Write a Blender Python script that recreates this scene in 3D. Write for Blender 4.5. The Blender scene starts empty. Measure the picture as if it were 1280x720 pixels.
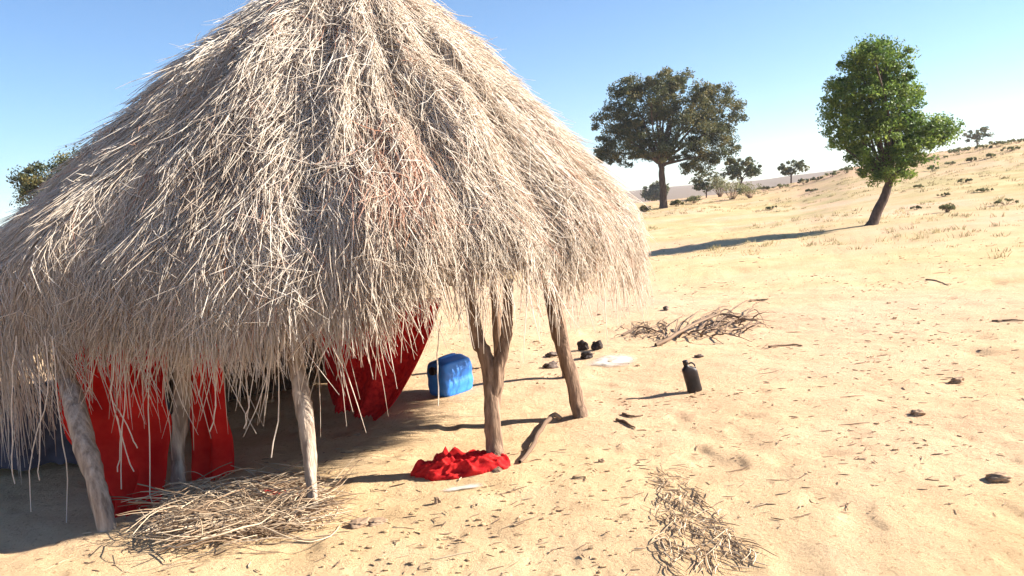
import bpy, math, random
import numpy as np
from mathutils import Vector, Matrix, Euler
rng = np.random.default_rng(7); random.seed(7)
scene = bpy.context.scene
col = scene.collection
PI = math.pi

# ------------------------------------------------------------------ camera maths
F = 1000.0; PITCH = math.atan(.105); ROLL = math.radians(-5); EYE = np.array([0, 0, 1.6])
def _rx(a): c, s = math.cos(a), math.sin(a); return np.array([[1, 0, 0], [0, c, -s], [0, s, c]])
def _rz(a): c, s = math.cos(a), math.sin(a); return np.array([[c, -s, 0], [s, c, 0], [0, 0, 1]])
CM = _rx(PI/2-PITCH) @ _rz(ROLL)
def ray(px, py): return CM @ np.array([(px-640)/F, -(py-360)/F, -1.0])

# ------------------------------------------------------------------ noise
def _hash(ix, iy, seed):
    h = (ix.astype(np.int64)*374761393 + iy.astype(np.int64)*668265263 + seed*1442695041) & 0x7fffffff
    h = ((h ^ (h >> 13))*1274126177) & 0x7fffffff
    h = (h ^ (h >> 16)) & 0xffff
    return h/65535.0
def vnoise(x, y, seed=0):
    x = np.asarray(x, float); y = np.asarray(y, float)
    ix = np.floor(x); iy = np.floor(y); fx = x-ix; fy = y-iy
    fx = fx*fx*fx*(fx*(fx*6-15)+10); fy = fy*fy*fy*(fy*(fy*6-15)+10)
    a = _hash(ix, iy, seed); b = _hash(ix+1, iy, seed); c = _hash(ix, iy+1, seed); d = _hash(ix+1, iy+1, seed)
    return (a+(b-a)*fx)*(1-fy)+(c+(d-c)*fx)*fy - .5
def ss(a, b, x):
    t = np.clip((x-a)/(b-a), 0, 1); return t*t*(3-2*t)

# ------------------------------------------------------------------ terrain height
_sky = [(820, 250), (900, 242), (960, 235), (1000, 229), (1060, 214), (1120, 203), (1180, 193), (1240, 183), (1280, 178)]
_ph = []; _el = []
for a, b in _sky:
    d = ray(a, b); _ph.append(math.degrees(math.atan2(d[0], d[1]))); _el.append(d[2]/math.hypot(d[0], d[1]))
_ph = [-180, -60, -10] + _ph + [55, 90, 180]; _el = [-.012, -.012, -.012] + _el + [.045, .04, -.012]
def H(x, y):
    x = np.asarray(x, float); y = np.asarray(y, float)
    r = np.hypot(x, y); phi = np.degrees(np.arctan2(x, y))
    e = np.interp(phi, _ph, _el)
    zr = 1.6 + 72*e
    z = zr*ss(13, 72, r)
    # beyond the ridge the land drops, then far low dunes
    z = z - (zr+2.5)*ss(74, 150, r)
    far = 9+7*vnoise(phi*.11, r*.0015, 5)*2+3*vnoise(phi*.4, r*.004, 6)
    far = far*(0.55+.45*ss(5, 25, np.abs(phi)))
    z = z + far*ss(220, 520, r)
    z = z + .5*vnoise(x*.06, y*.06, 1)*ss(18, 45, r)*(1-ss(80, 140, r))
    z = z + .16*vnoise(x*.3, y*.3, 2)*ss(9, 18, r)
    nr = ss(0, 3, r)
    z = z + nr*(.035*vnoise(x*1.1, y*1.1, 3) + .022*vnoise(x*3.1, y*3.1, 4) + .014*vnoise(x*6.5+y*1.7, y*7.5, 8))
    # foot prints and scuffs
    n = vnoise(x*4.3+1.3*vnoise(x*2, y*2, 11), y*5.2, 9)
    n3 = vnoise(x*7.3+5, y*9.1, 14)
    z = z - .009*ss(.15, .4, n3)*nr*ss(-.2, .2, vnoise(x*.9+7, y*.9, 15))
    for bx_, by_ in ((-1.19, 4.29), (-.19, 4.77), (.42, 5.78), (-2.35, 4.3)):
        z = z + .03*np.exp(-((x-bx_)**2+(y-by_)**2)/.02)
    z = z - .020*ss(.16, .5, n)*(0.35+.65*ss(-.1, .3, vnoise(x*.8, y*.8, 12)))*nr
    return z
_tt = 2.0*1.004**np.arange(1850)
def ground(px, py):
    """where the line of sight through a pixel meets the terrain"""
    d = ray(px, py)
    if d[2] < -.09:
        t = -1.6/d[2]
        if math.hypot(d[0], d[1])*t < 11:
            for _ in range(5):
                q = EYE+d*t; t = (float(H(q[0], q[1]))-1.6)/d[2]
            q = EYE+d*t; return Vector((q[0], q[1], float(H(q[0], q[1]))))
    X = d[0]*_tt; Y = d[1]*_tt; Z = 1.6+d[2]*_tt; under = Z < H(X, Y)
    if not under.any(): return None
    k = int(np.argmax(under)); lo, hi = _tt[max(k-1, 0)], _tt[k]
    for _ in range(12):
        m_ = (lo+hi)/2; q = EYE+d*m_
        if q[2] < float(H(q[0], q[1])): hi = m_
        else: lo = m_
    q = EYE+d*hi; return Vector((q[0], q[1], float(H(q[0], q[1]))))
def at(px, py, Y):
    d = ray(px, py); return Vector(EYE + d*(Y/d[1]))
def on(x, y, dz=0): return Vector((x, y, float(H(x, y))+dz))

# ------------------------------------------------------------------ material helpers
def newmat(name):
    m = bpy.data.materials.new(name); m.use_nodes = True
    nt = m.node_tree; b = nt.nodes['Principled BSDF']; return m, nt, b
def N(nt, typ, **kw):
    n = nt.nodes.new(typ)
    for k, v in kw.items(): setattr(n, k, v)
    return n
def ramp(nt, fac, stops):
    r = N(nt, 'ShaderNodeValToRGB'); cr = r.color_ramp
    while len(cr.elements) < len(stops): cr.elements.new(.5)
    for e, (p, c) in zip(cr.elements, stops): e.position = p; e.color = (*c, 1)
    nt.links.new(fac, r.inputs[0]); return r.outputs[0]
def noise(nt, scale, detail=4, rough=.6, coord='Object', dist=0, vec=None):
    if vec is None:
        tc = N(nt, 'ShaderNodeTexCoord'); vec = tc.outputs[coord]
    n = N(nt, 'ShaderNodeTexNoise'); n.inputs['Scale'].default_value = scale
    n.inputs['Detail'].default_value = detail; n.inputs['Roughness'].default_value = rough
    n.inputs['Distortion'].default_value = dist
    nt.links.new(vec, n.inputs['Vector']); return n.outputs['Fac']
def mix(nt, fac, a, b, mode='MIX'):
    m = N(nt, 'ShaderNodeMix', data_type='RGBA', blend_type=mode)
    for s, v in ((m.inputs[0], fac), (m.inputs[6], a), (m.inputs[7], b)):
        if hasattr(v, 'links'): nt.links.new(v, s)
        elif isinstance(v, tuple): s.default_value = (*v, 1)
        else: s.default_value = v
    return m.outputs[2]
def bump(nt, b, h, strength=.5, dist=.01):
    n = N(nt, 'ShaderNodeBump'); n.inputs['Strength'].default_value = strength; n.inputs['Distance'].default_value = dist
    nt.links.new(h, n.inputs['Height']); nt.links.new(n.outputs[0], b.inputs['Normal'])
def simple(name, c1, c2, scale, rough=.8, bs=0, bd=.01, stretch=None):
    m, nt, b = newmat(name)
    tc = N(nt, 'ShaderNodeTexCoord'); v = tc.outputs['Object']
    if stretch:
        mp = N(nt, 'ShaderNodeMapping'); mp.inputs['Scale'].default_value = stretch
        nt.links.new(v, mp.inputs[0]); v = mp.outputs[0]
    n = noise(nt, scale, vec=v)
    nt.links.new(ramp(nt, n, [(.35, c1), (.65, c2)]), b.inputs['Base Color'])
    b.inputs['Roughness'].default_value = rough
    b.inputs['Specular IOR Level'].default_value = .25
    if bs: bump(nt, b, n, bs, bd)
    return m

def mat_sand():
    m, nt, b = newmat('sand')
    big = noise(nt, .12, 4, .55); mid = noise(nt, 1.1, 6, .65); fine = noise(nt, 38, 3, .7)
    c = ramp(nt, mid, [(.25, (.46, .305, .16)), (.5, (.565, .395, .22)), (.75, (.62, .45, .28))])
    c2 = mix(nt, ramp(nt, big, [(.42, (0, 0, 0)), (.62, (1, 1, 1))]), c, (.56, .375, .25))
    # thin dry grass tint away from the trodden yard
    tc = N(nt, 'ShaderNodeTexCoord')
    gl = N(nt, 'ShaderNodeVectorMath', operation='LENGTH'); nt.links.new(tc.outputs['Object'], gl.inputs[0])
    mr = N(nt, 'ShaderNodeMapRange'); mr.inputs[1].default_value = 11; mr.inputs[2].default_value = 30; mr.inputs[4].default_value = .75
    nt.links.new(gl.outputs['Value'], mr.inputs[0])
    gn = noise(nt, .35, 7, .7)
    mm = N(nt, 'ShaderNodeMath', operation='MULTIPLY'); nt.links.new(mr.outputs[0], mm.inputs[0])
    nt.links.new(ramp(nt, gn, [(.40, (0, 0, 0)), (.62, (1, 1, 1))]), mm.inputs[1])
    c3 = mix(nt, mm.outputs[0], c2, (.33, .29, .12))
    mr2 = N(nt, 'ShaderNodeMapRange'); mr2.inputs[1].default_value = 40; mr2.inputs[2].default_value = 75; mr2.inputs[4].default_value = .55
    nt.links.new(gl.outputs['Value'], mr2.inputs[0])
    c3 = mix(nt, mr2.outputs[0], c3, (.46, .27, .17))
    mr3 = N(nt, 'ShaderNodeMapRange'); mr3.inputs[1].default_value = 140; mr3.inputs[2].default_value = 260; mr3.inputs[4].default_value = .9
    nt.links.new(gl.outputs['Value'], mr3.inputs[0]); c3 = mix(nt, mr3.outputs[0], c3, (.17, .13, .10))
    sp = ramp(nt, fine, [(.30, (.50, .42, .36)), (.42, (1, 1, 1))])
    c4 = mix(nt, .8, c3, sp, 'MULTIPLY')
    nt.links.new(c4, b.inputs['Base Color'])
    b.inputs['Roughness'].default_value = .95; b.inputs['Specular IOR Level'].default_value = .1
    h = noise(nt, 11, 9, .78)
    bump(nt, b, h, .9, .035)
    return m
def mat_attr(name, stops, rough=.7, trans=0, bumpy=False):
    """colour from the per-point 'tone' attribute (each straw or leaf has its own colour)"""
    m, nt, b = newmat(name)
    a = N(nt, 'ShaderNodeAttribute', attribute_name='tone')
    c = ramp(nt, a.outputs['Fac'], stops)
    nt.links.new(c, b.inputs['Base Color']); b.inputs['Roughness'].default_value = rough
    b.inputs['Specular IOR Level'].default_value = .3
    if trans:
        t = N(nt, 'ShaderNodeBsdfTranslucent'); nt.links.new(c, t.inputs[0])
        mx = N(nt, 'ShaderNodeMixShader'); mx.inputs[0].default_value = trans
        out = nt.nodes['Material Output']
        nt.links.new(b.outputs[0], mx.inputs[1]); nt.links.new(t.outputs[0], mx.inputs[2]); nt.links.new(mx.outputs[0], out.inputs[0])
    return m
def mat_cloth(name, c1, c2, scale=9, trans=.35):
    m, nt, b = newmat(name)
    n = noise(nt, scale, 5, .6)
    c = ramp(nt, n, [(.35, c1), (.62, c2)])
    b.inputs['Roughness'].default_value = .85; b.inputs['Specular IOR Level'].default_value = .2
    nt.links.new(c, b.inputs['Base Color'])
    w = N(nt, 'ShaderNodeTexNoise'); w.inputs['Scale'].default_value = 60
    bump(nt, b, w.outputs['Fac'], .25, .004)
    t = N(nt, 'ShaderNodeBsdfTranslucent'); nt.links.new(c, t.inputs[0])
    mx = N(nt, 'ShaderNodeMixShader'); mx.inputs[0].default_value = trans
    nt.links.new(b.outputs[0], mx.inputs[1]); nt.links.new(t.outputs[0], mx.inputs[2])
    nt.links.new(mx.outputs[0], nt.nodes['Material Output'].inputs[0])
    return m

M = {}
M['sand'] = mat_sand()
M['straw'] = mat_attr('straw', [(0, (.20, .13, .08)), (.2, (.50, .38, .29)), (.45, (.71, .61, .50)), (.7, (.84, .76, .66)), (.88, (.88, .82, .74)), (1, (.60, .30, .18))], .6, .38)
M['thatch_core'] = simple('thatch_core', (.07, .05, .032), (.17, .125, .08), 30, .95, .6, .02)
M['bark'] = simple('bark', (.10, .06, .04), (.30, .20, .135), 34, .9, 1.0, .02, (1, 1, .13))
M['bark_pale'] = simple('bark_pale', (.19, .14, .105), (.46, .37, .29), 30, .9, 1.0, .02, (1, 1, .12))
M['bark_dark'] = simple('bark_dark', (.05, .035, .03), (.12, .08, .06), 14, .9, .8, .02, (1, 1, .2))
M['twig'] = mat_attr('twig', [(0, (.10, .06, .04)), (.5, (.27, .18, .11)), (1, (.58, .46, .32))], .8)
M['drygrass'] = mat_attr('drygrass', [(0, (.16, .13, .06)), (.5, (.36, .29, .14)), (1, (.52, .43, .23))], .8, .2)
M['leaf_a'] = mat_attr('leaf_olive', [(0, (.028, .042, .022)), (.5, (.075, .085, .032)), (1, (.24, .19, .07))], .55, .35)
M['leaf_b'] = mat_attr('leaf_green', [(0, (.035, .08, .022)), (.5, (.12, .19, .035)), (1, (.30, .36, .07))], .5, .45)
M['leaf_c'] = mat_attr('leaf_dusty', [(0, (.10, .11, .05)), (.5, (.20, .20, .09)), (1, (.34, .31, .16))], .6, .3)
M['red'] = mat_cloth('red_cloth', (.72, .014, .012), (.86, .045, .03), 5, .55)
M['maroon'] = mat_cloth('patterned_red_cloth', (.50, .006, .012), (.80, .035, .03), 26, .3)
M['dark_cloth'] = mat_cloth('dark_cloth', (.03, .03, .04), (.075, .07, .09), 5, .0)
M['blue'] = None
def mat_blue():
    m, nt, b = newmat('blue_plastic')
    n = noise(nt, 7, 6, .65)
    nt.links.new(ramp(nt, n, [(.3, (.02, .14, .50)), (.6, (.035, .22, .70)), (.8, (.16, .33, .68))]), b.inputs['Base Color'])
    b.inputs['Roughness'].default_value = .42
    bump(nt, b, n, .05, .01)
    return m
M['blue'] = mat_blue()
M['black'] = simple('black_plastic', (.012, .010, .010), (.035, .025, .022), 12, .45, .1)
M['stone'] = simple('dark_stone', (.06, .045, .04), (.17, .13, .11), 12, .9, .5)
M['earth'] = simple('earth_clod', (.20, .13, .085), (.36, .25, .16), 14, .95, .6)
M['soot'] = simple('sooty_stone', (.018, .014, .014), (.06, .045, .042), 12, .9, .5)
def mat_ash():
    m, nt, b = newmat('ash'); n = noise(nt, 9, 6, .7)
    nt.links.new(ramp(nt, n, [(.35, (.50, .43, .35)), (.65, (.60, .55, .49))]), b.inputs['Base Color']); b.inputs['Roughness'].default_value = 1
    tc = N(nt, 'ShaderNodeTexCoord'); gl = N(nt, 'ShaderNodeVectorMath', operation='LENGTH')
    mp = N(nt, 'ShaderNodeMapping'); mp.inputs['Location'].default_value = (-1, -1, 0); mp.inputs['Scale'].default_value = (2, 2, 0)
    nt.links.new(tc.outputs['Generated'], mp.inputs[0]); nt.links.new(mp.outputs[0], gl.inputs[0])
    ad = N(nt, 'ShaderNodeMath', operation='MULTIPLY_ADD'); ad.inputs[1].default_value = .7
    nt.links.new(noise(nt, 6, 6, .7), ad.inputs[0]); nt.links.new(gl.outputs['Value'], ad.inputs[2])
    r = ramp(nt, ad.outputs[0], [(.62, (.95, .95, .95)), (1, (0, 0, 0))]); nt.links.new(r, b.inputs['Alpha'])
    return m
M['ash'] = mat_ash()

# ------------------------------------------------------------------ object helpers
def mesh_obj(name, V, Fc, mat, parent=None, smooth=True, tone=None):
    me = bpy.data.meshes.new(name)
    V = np.asarray(V, np.float32).reshape(-1, 3)
    me.vertices.add(len(V)); me.vertices.foreach_set('co', V.ravel())
    if isinstance(Fc, np.ndarray):
        k = Fc.shape[1]; nf = len(Fc)
        me.loops.add(nf*k); me.loops.foreach_set('vertex_index', Fc.astype(np.int32).ravel())
        me.polygons.add(nf); me.polygons.foreach_set('loop_start', np.arange(0, nf*k, k, dtype=np.int32))
    else:
        tot = sum(len(f) for f in Fc); me.loops.add(tot)
        me.loops.foreach_set('vertex_index', np.array([i for f in Fc for i in f], np.int32))
        me.polygons.add(len(Fc)); st = np.cumsum([0]+[len(f) for f in Fc[:-1]]).astype(np.int32)
        me.polygons.foreach_set('loop_start', st)
    me.update(calc_edges=True)
    if smooth: me.polygons.foreach_set('use_smooth', [True]*len(me.polygons))
    if tone is not None:
        a = me.attributes.new('tone', 'FLOAT', 'POINT'); a.data.foreach_set('value', np.asarray(tone, np.float32).ravel())
    me.materials.append(mat)
    o = bpy.data.objects.new(name, me); col.objects.link(o)
    if parent is not None: o.parent = parent
    return o
def empty(name, loc, rz=0):
    o = bpy.data.objects.new(name, None); col.objects.link(o); o.location = loc; o.rotation_euler = (0, 0, rz)
    o.empty_display_size = .2; return o
def tag(o, label=None, cat=None, group=None, kind=None):
    if label: o['label'] = label
    if cat: o['category'] = cat
    if group: o['group'] = group
    if kind: o['kind'] = kind
    return o

def tubes(P, R, k=3):
    """P (n,m,3) polylines, R (n,m) radii -> verts, faces of open prisms closed at the tips by tapering"""
    n, m, _ = P.shape
    T = np.empty_like(P); T[:, 1:-1] = P[:, 2:]-P[:, :-2]; T[:, 0] = P[:, 1]-P[:, 0]; T[:, -1] = P[:, -1]-P[:, -2]
    T /= np.linalg.norm(T, axis=2, keepdims=True)+1e-9
    up = np.zeros_like(T); up[..., 2] = 1
    bad = np.abs(T[..., 2]).mean(1) > .72; up[bad] = (1, .05, 0)
    A = np.cross(T, up); A /= np.linalg.norm(A, axis=2, keepdims=True)+1e-9
    B = np.cross(T, A)
    an = np.arange(k)*2*PI/k
    V = P[:, :, None, :] + R[:, :, None, None]*(np.cos(an)[None, None, :, None]*A[:, :, None, :] + np.sin(an)[None, None, :, None]*B[:, :, None, :])
    idx = np.arange(n*m*k).reshape(n, m, k)
    a = idx[:, :-1, :]; b = idx[:, 1:, :]
    a2 = np.roll(a, -1, 2); b2 = np.roll(b, -1, 2)
    Fc = np.stack([a, b, b2, a2], -1).reshape(-1, 4)
    return V.reshape(-1, 3), Fc
def tube_list(lines, k=8):
    """lines: list of (pts, radii), different lengths; closed ends"""
    VV = []; FF = []; off = 0
    for pts, rad in lines:
        V, Fc = tubes(np.array([[list(p) for p in pts]], float), np.array([rad], float), k)
        VV.append(V); FF += [tuple(f+off) for f in Fc.tolist() and Fc]
        m = len(pts)
        FF.append(tuple(off+j for j in range(k))); FF.append(tuple(off+(m-1)*k+j for j in reversed(range(k))))
        off += len(V)
    return np.concatenate(VV), [tuple(int(i) for i in f) for f in FF]
def smooth_line(pts, radii, n=14, jit=0.0):
    pts = [Vector(p) for p in pts]; out = []; rr = []
    m = len(pts)
    for i in range(n+1):
        t = i/n*(m-1); k = min(int(t), m-2); f = t-k
        p0 = pts[max(k-1, 0)]; p1 = pts[k]; p2 = pts[k+1]; p3 = pts[min(k+2, m-1)]
        p = .5*((2*p1)+(-p0+p2)*f+(2*p0-5*p1+4*p2-p3)*f*f+(-p0+3*p1-3*p2+p3)*f**3)
        p = p+Vector((random.gauss(0, jit), random.gauss(0, jit), random.gauss(0, jit)*.3))
        out.append(p); rr.append(radii[k]+(radii[k+1]-radii[k])*f)
    return out, rr
def bark_obj(name, lines, mat, parent, k=12, rough=.12):
    V, Fc = tube_list(lines, k)
    ctr = vnoise(V[:, 0]*31+V[:, 2]*9, V[:, 1]*31+V[:, 2]*5, 21)
    V = V + (rng.normal(size=V.shape)*.0015) + (ctr*rough*.05)[:, None]*np.array([1, 1, 0])
    return mesh_obj(name, V, Fc, mat, parent)

# ------------------------------------------------------------------ GROUND
rr = [0.35]
while rr[-1] < 13: rr.append(rr[-1]+max(.028, rr[-1]*.0055))
while rr[-1] < 800: rr.append(rr[-1]*1.022)
rr = np.array(rr)
aa = np.radians(np.concatenate([np.arange(-44, 44, .24), np.arange(44, 316, 2.0)]))
RR, AA = np.meshgrid(rr, aa, indexing='ij')
GX, GY = RR*np.sin(AA), RR*np.cos(AA)
GZ = H(GX, GY)
nr_, na = RR.shape
gi = np.arange(nr_*na).reshape(nr_, na)
g2 = np.roll(gi, -1, 1)
GF = np.stack([gi[:-1], g2[:-1], g2[1:], gi[1:]], -1).reshape(-1, 4)[:, ::-1]
GV = np.concatenate([np.stack([GX, GY, GZ], -1).reshape(-1, 3), [[0, 0, float(H(0, 0))]]])
c0 = len(GV)-1
faces_c = np.stack([np.full(na, c0), gi[0], g2[0]], -1)
# the small gap round the camera's foot point is closed with quads made from pairs of spokes
na2 = na//2; ev = gi[0][0:2*na2:2]; mid_ = gi[0][1:2*na2:2]; nx_ = np.roll(gi[0][0::2], -1)[:na2]
GFall = np.concatenate([GF, np.stack([np.full(na2, c0), nx_, mid_, ev], -1)])
g_o = mesh_obj('ground', GV, GFall, M['sand'])
tag(g_o, kind='structure')

# ------------------------------------------------------------------ HUT
HC = np.array([-1.0, 6.2]); ZT, ZE = 3.50, .94
RXR, RXL, RYF, RYB = 2.25, 3.35, 2.16, 2.3
def roof_r(th):
    c, s = np.cos(th), np.sin(th)
    rx = np.where(c > 0, RXR, RXL); ry = np.where(s > 0, RYB, RYF)
    return rx*c, ry*s
GROOVES = [(-1.18, .07, .06), (-.83, .07, .06), (-2.1, .06, .06), (-1.55, .05, .05), (-.35, .06, .06), (-2.6, .07, .07), (.2, .06, .06)]
def roof_pt(th, u, lift=0.0):
    th = np.asarray(th, float); u = np.asarray(u, float)
    ue = np.where(u < .82, u, .82+.065*(1-np.exp(-np.clip(u-.82, 0, 9)/.065)))
    ex, ey = roof_r(th)
    z = ZT-(ZT-ZE)*np.clip(u, 0, 9)**1.26
    lump = .07*vnoise(th*5+u*1.5, u*5, 31)+.05*vnoise(th*14, u*9, 32)
    gro = 0
    for t0, w, d in GROOVES:
        dd = (th-t0-.16*vnoise(u*3+t0*7, u*0, 33)+PI) % (2*PI)-PI
        gro = gro - d*np.exp(-(dd/w)**2)*ss(.1, .4, u)
    L = lift+(lump+gro)*ss(0.03, .35, u)
    rl = np.hypot(ex, ey)+1e-6
    nx, ny = ex/rl*.66, ey/rl*.66
    return np.stack([HC[0]+ex*ue+nx*L, HC[1]+ey*ue+ny*L, z+.75*L*np.where(u > 1, np.exp(-(u-1)*9), 1)], -1)

hut = empty('thatched_hut', (HC[0], HC[1], 0))
tag(hut, 'round open sided hut with a shaggy conical straw roof on tree trunk posts', 'hut')
def local(V, o): return np.asarray(V, float).reshape(-1, 3)-np.array(o.location)
# under layer of the roof: a closed shell
nt_, nu_ = 200, 48
th = np.linspace(0, 2*PI, nt_, endpoint=False); us = np.linspace(0, .885, nu_)
TH, US = np.meshgrid(th, us)
out = roof_pt(TH, US, -.035-.03*ss(.85, 1, US))
inn = roof_pt(TH, US, -.12)
idx = np.arange(nt_*nu_).reshape(nu_, nt_); i2 = np.roll(idx, -1, 1); K = nt_*nu_
Fo = np.stack([idx[:-1], idx[1:], i2[1:], i2[:-1]], -1).reshape(-1, 4)
Fi = (np.stack([idx[:-1], i2[:-1], i2[1:], idx[1:]], -1)+K).reshape(-1, 4)
Fe = np.stack([idx[-1], idx[-1]+K, i2[-1]+K, i2[-1]], -1)
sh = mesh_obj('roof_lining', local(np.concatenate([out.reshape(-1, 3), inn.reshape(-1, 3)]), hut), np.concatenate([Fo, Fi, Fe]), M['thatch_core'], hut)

def strands(nclump, per, u0, u1, L0, L1, front=True, liftmax=.05, spread=.045, yawc=.13, yaws=.17, r0=.0027, r1=.0054, tonebias=0, m=6, th_rng=None, capx=0.0):
    # area-weighted along the slope; denser toward the side the roof shows
    n = nclump
    uc = np.sqrt(rng.random(n)*(u1*u1-u0*u0)+u0*u0)
    if th_rng is not None: tc = rng.uniform(th_rng[0], th_rng[1], n)
    elif front: tc = rng.uniform(-PI*1.08, PI*.14, n)
    else: tc = rng.uniform(0, 2*PI, n)
    yc = rng.normal(0, yawc, n) + .35*vnoise(tc*4, uc*6, 41) + .52*ss(-1.65, -2.5, tc) - .22*ss(-1.1, -.5, tc)*(1-ss(.3, .8, tc))
    tone = np.clip(.60+.30*vnoise(tc*7, uc*7, 42)+.55*vnoise(tc*26, uc*18, 43)+rng.normal(0, .10, n)+tonebias, .0, .86)
    # rust coloured worn patches
    px = (np.abs(tc+1.33) < .12) & (np.abs(uc-.62) < .09) & (rng.random(n) < .55)
    tone = np.where(px | (rng.random(n) < .008), .97, tone)
    cl = rng.random(n)
    th = np.repeat(tc, per); u = np.repeat(uc, per); yw = np.repeat(yc, per); tn = np.repeat(tone, per); cb = np.repeat(cl, per)
    N_ = n*per
    ex, ey = roof_r(th); R_ = np.hypot(ex, ey)
    th = th + rng.normal(0, spread, N_)/(R_*np.maximum(u, .12)); u = np.clip(u+rng.normal(0, spread*.9, N_)/2.6, .002, 1.2)
    yw = yw+rng.normal(0, yaws, N_)
    L = rng.uniform(L0, L1, N_)
    # where the straw ends: higher along the left front, a little lower at the right
    cap = 1.0-.115*ss(-1.52, -1.34, th)+.045*ss(-1.0,-.7,th)+.03*ss(-.5, -.1, th)-.035*ss(-1.7, -2.0, th)+.10*ss(-2.35, -2.75, th)+.05*vnoise(th*9, th*0, 44)
    u = np.minimum(u, cap+capx-L/3.1+rng.normal(0, .028, N_))
    s = np.linspace(0, 1, m)
    curv = rng.normal(0, .30, N_)
    ang = yw[:, None]+curv[:, None]*s[None]
    du = np.cos(ang)*(L/(m-1))[:, None]/3.1; dl = np.sin(ang)*(L/(m-1))[:, None]
    U = u[:, None]+np.cumsum(du, 1)-du
    Tt = th[:, None]+(np.cumsum(dl, 1)-dl)/(R_[:, None]*np.maximum(U, .12))
    base = rng.uniform(-.03, .03, N_)+cb*.02; lf = rng.random(N_)**2*liftmax+np.abs(rng.normal(0, .006, N_))
    lift = base[:, None]+lf[:, None]*s[None]**1.5
    P = roof_pt(Tt, U, lift)
    P = P+np.cumsum(rng.normal(0, .004, P.shape), 1)
    rad = rng.uniform(r0, r1, N_)[:, None]*np.linspace(1, .45, m)[None]
    rad[:, -1] *= .5
    V, Fc = tubes(P, rad, 3)
    tn = np.clip(tn+rng.normal(0, .07, N_)*(tn < .9), 0, 1)
    return V, Fc, np.repeat(tn, m*3)
parts = [
    strands(3300, 20, .0, 1.0, .30, .80, True, .11),
    strands(620, 16, .0, 1.0, .30, .75, False, .05, th_rng=(PI*.14, PI*.92)),
    strands(60, 40, .0, .10, .3, .6, False, .03),
    # eave fringe
    strands(330, 13, .74, .9, .35, .65, True, .10, .06, .16, .13, capx=.03),
    strands(150, 7, .78, .9, .45, .8, True, .16, .09, .22, .2, capx=.10),
    strands(60, 5, .78, .9, .6, .9, True, .14, .09, .15, .15, th_rng=(-2.6, -1.5), capx=.19),
    strands(90, 10, .76, .9, .40, .7, False, .08, .06, th_rng=(PI*.14, PI*.92)),
    # longer hanging straw round the left end and over the right hand posts
    strands(130, 10, .80, .92, .5, .95, True, .14, .08, .16, .15, th_rng=(-3.1, -2.3), capx=.27),
    strands(60, 5, .74, .84, .45, .8, True, .08, .08, .16, .15, th_rng=(-1.4, -.5), capx=.16),
    # loose whisks sticking out
    strands(650, 5, .1, .95, .35, .65, True, .21, .05, .45, .4, .0025, .004, .12),
]
VV = []; FF = []; TT = []; off = 0
for V, Fc, tn in parts: VV.append(V); FF.append(Fc+off); TT.append(tn); off += len(V)
# a few long stray twigs dangling below the eave
def stray(p, pts, r=.005):
    return smooth_line([at(a, b, p) for a, b in pts], [r]*len(pts), 9, .004)
stl = []
for Y, pts in [(4.46, [(168, 405), (160, 440), (157, 500), (152, 550), (150, 612)]), (4.5, [(66, 420), (75, 530), (85, 600), (80, 690)]), (4.46, [(150, 400), (142, 455), (142, 500), (155, 560), (166, 590)]),
               (4.46, [(142, 500), (160, 535), (172, 560)]), (4.46, [(146, 520), (150, 550), (147, 590)]), (4.44, [(200, 400), (190, 440), (185, 500), (187, 560), (190, 625), (205, 660)]),
               (4.3, [(340, 410), (345, 430), (350, 500), (338, 572)]), (4.5, [(55, 420), (60, 490), (40, 560), (38, 640)]), (4.5, [(20, 420), (14, 520), (18, 605)]), (4.62, [(552, 395), (548, 430), (549, 470), (547, 507)]),
               (4.5, [(45, 430), (50, 530), (48, 600)]), (4.32, [(300, 410), (310, 490), (305, 535)]), (4.36, [(262, 410), (270, 500), (262, 540)])]:
    stl.append(stray(Y, pts, .0034))
for p_, r_ in stl:
    V, Fc = tubes(np.array([[list(q) for q in p_]]), np.array([r_]), 4)
    VV.append(V); FF.append(Fc+off); TT.append(np.full(len(V), .6)); off += len(V)
V = np.concatenate(VV)
thatch = mesh_obj('roof', local(V, hut), np.concatenate(FF), M['straw'], hut, True, np.concatenate(TT))

def roof_under(x, y, dz=-.14):
    vx, vy = x-HC[0], y-HC[1]
    u = min(math.hypot(vx/(RXR if vx > 0 else RXL), vy/(RYB if vy > 0 else RYF)), .9)
    return ZT-(ZT-ZE)*u**1.26+dz
def post(lines, mat):
    L = []
    for pts, rad in lines:
        p, r = smooth_line(pts, [q*.86 for q in rad], 22, .0022); L.append((p, r))
    V, Fc = tube_list(L, 20)
    n1 = vnoise(V[:, 0]*45, V[:, 2]*3+V[:, 1]*40, 51)*.014+vnoise(V[:, 1]*90+V[:, 0]*70, V[:, 2]*9, 52)*.010
    V = V+n1[:, None]*np.array([1, 1, .2])
    return mesh_obj('post', local(V, hut), Fc, mat, hut)
def up(x, y): return Vector((x, y, roof_under(x, y)))
def gp(px, py, dz=-.06): p = ground(px, py); return Vector((p.x, p.y, p.z+dz))
# near post at the left of the opening, split at its foot
b = gp(393, 643); post([([b, at(388, 590, 4.31), at(384, 540, 4.36), at(377, 490, 4.44), at(368, 430, 4.54), up(-1.25, 4.66)], [.022, .038, .050, .052, .048, .045])], M['bark_pale'])
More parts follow.
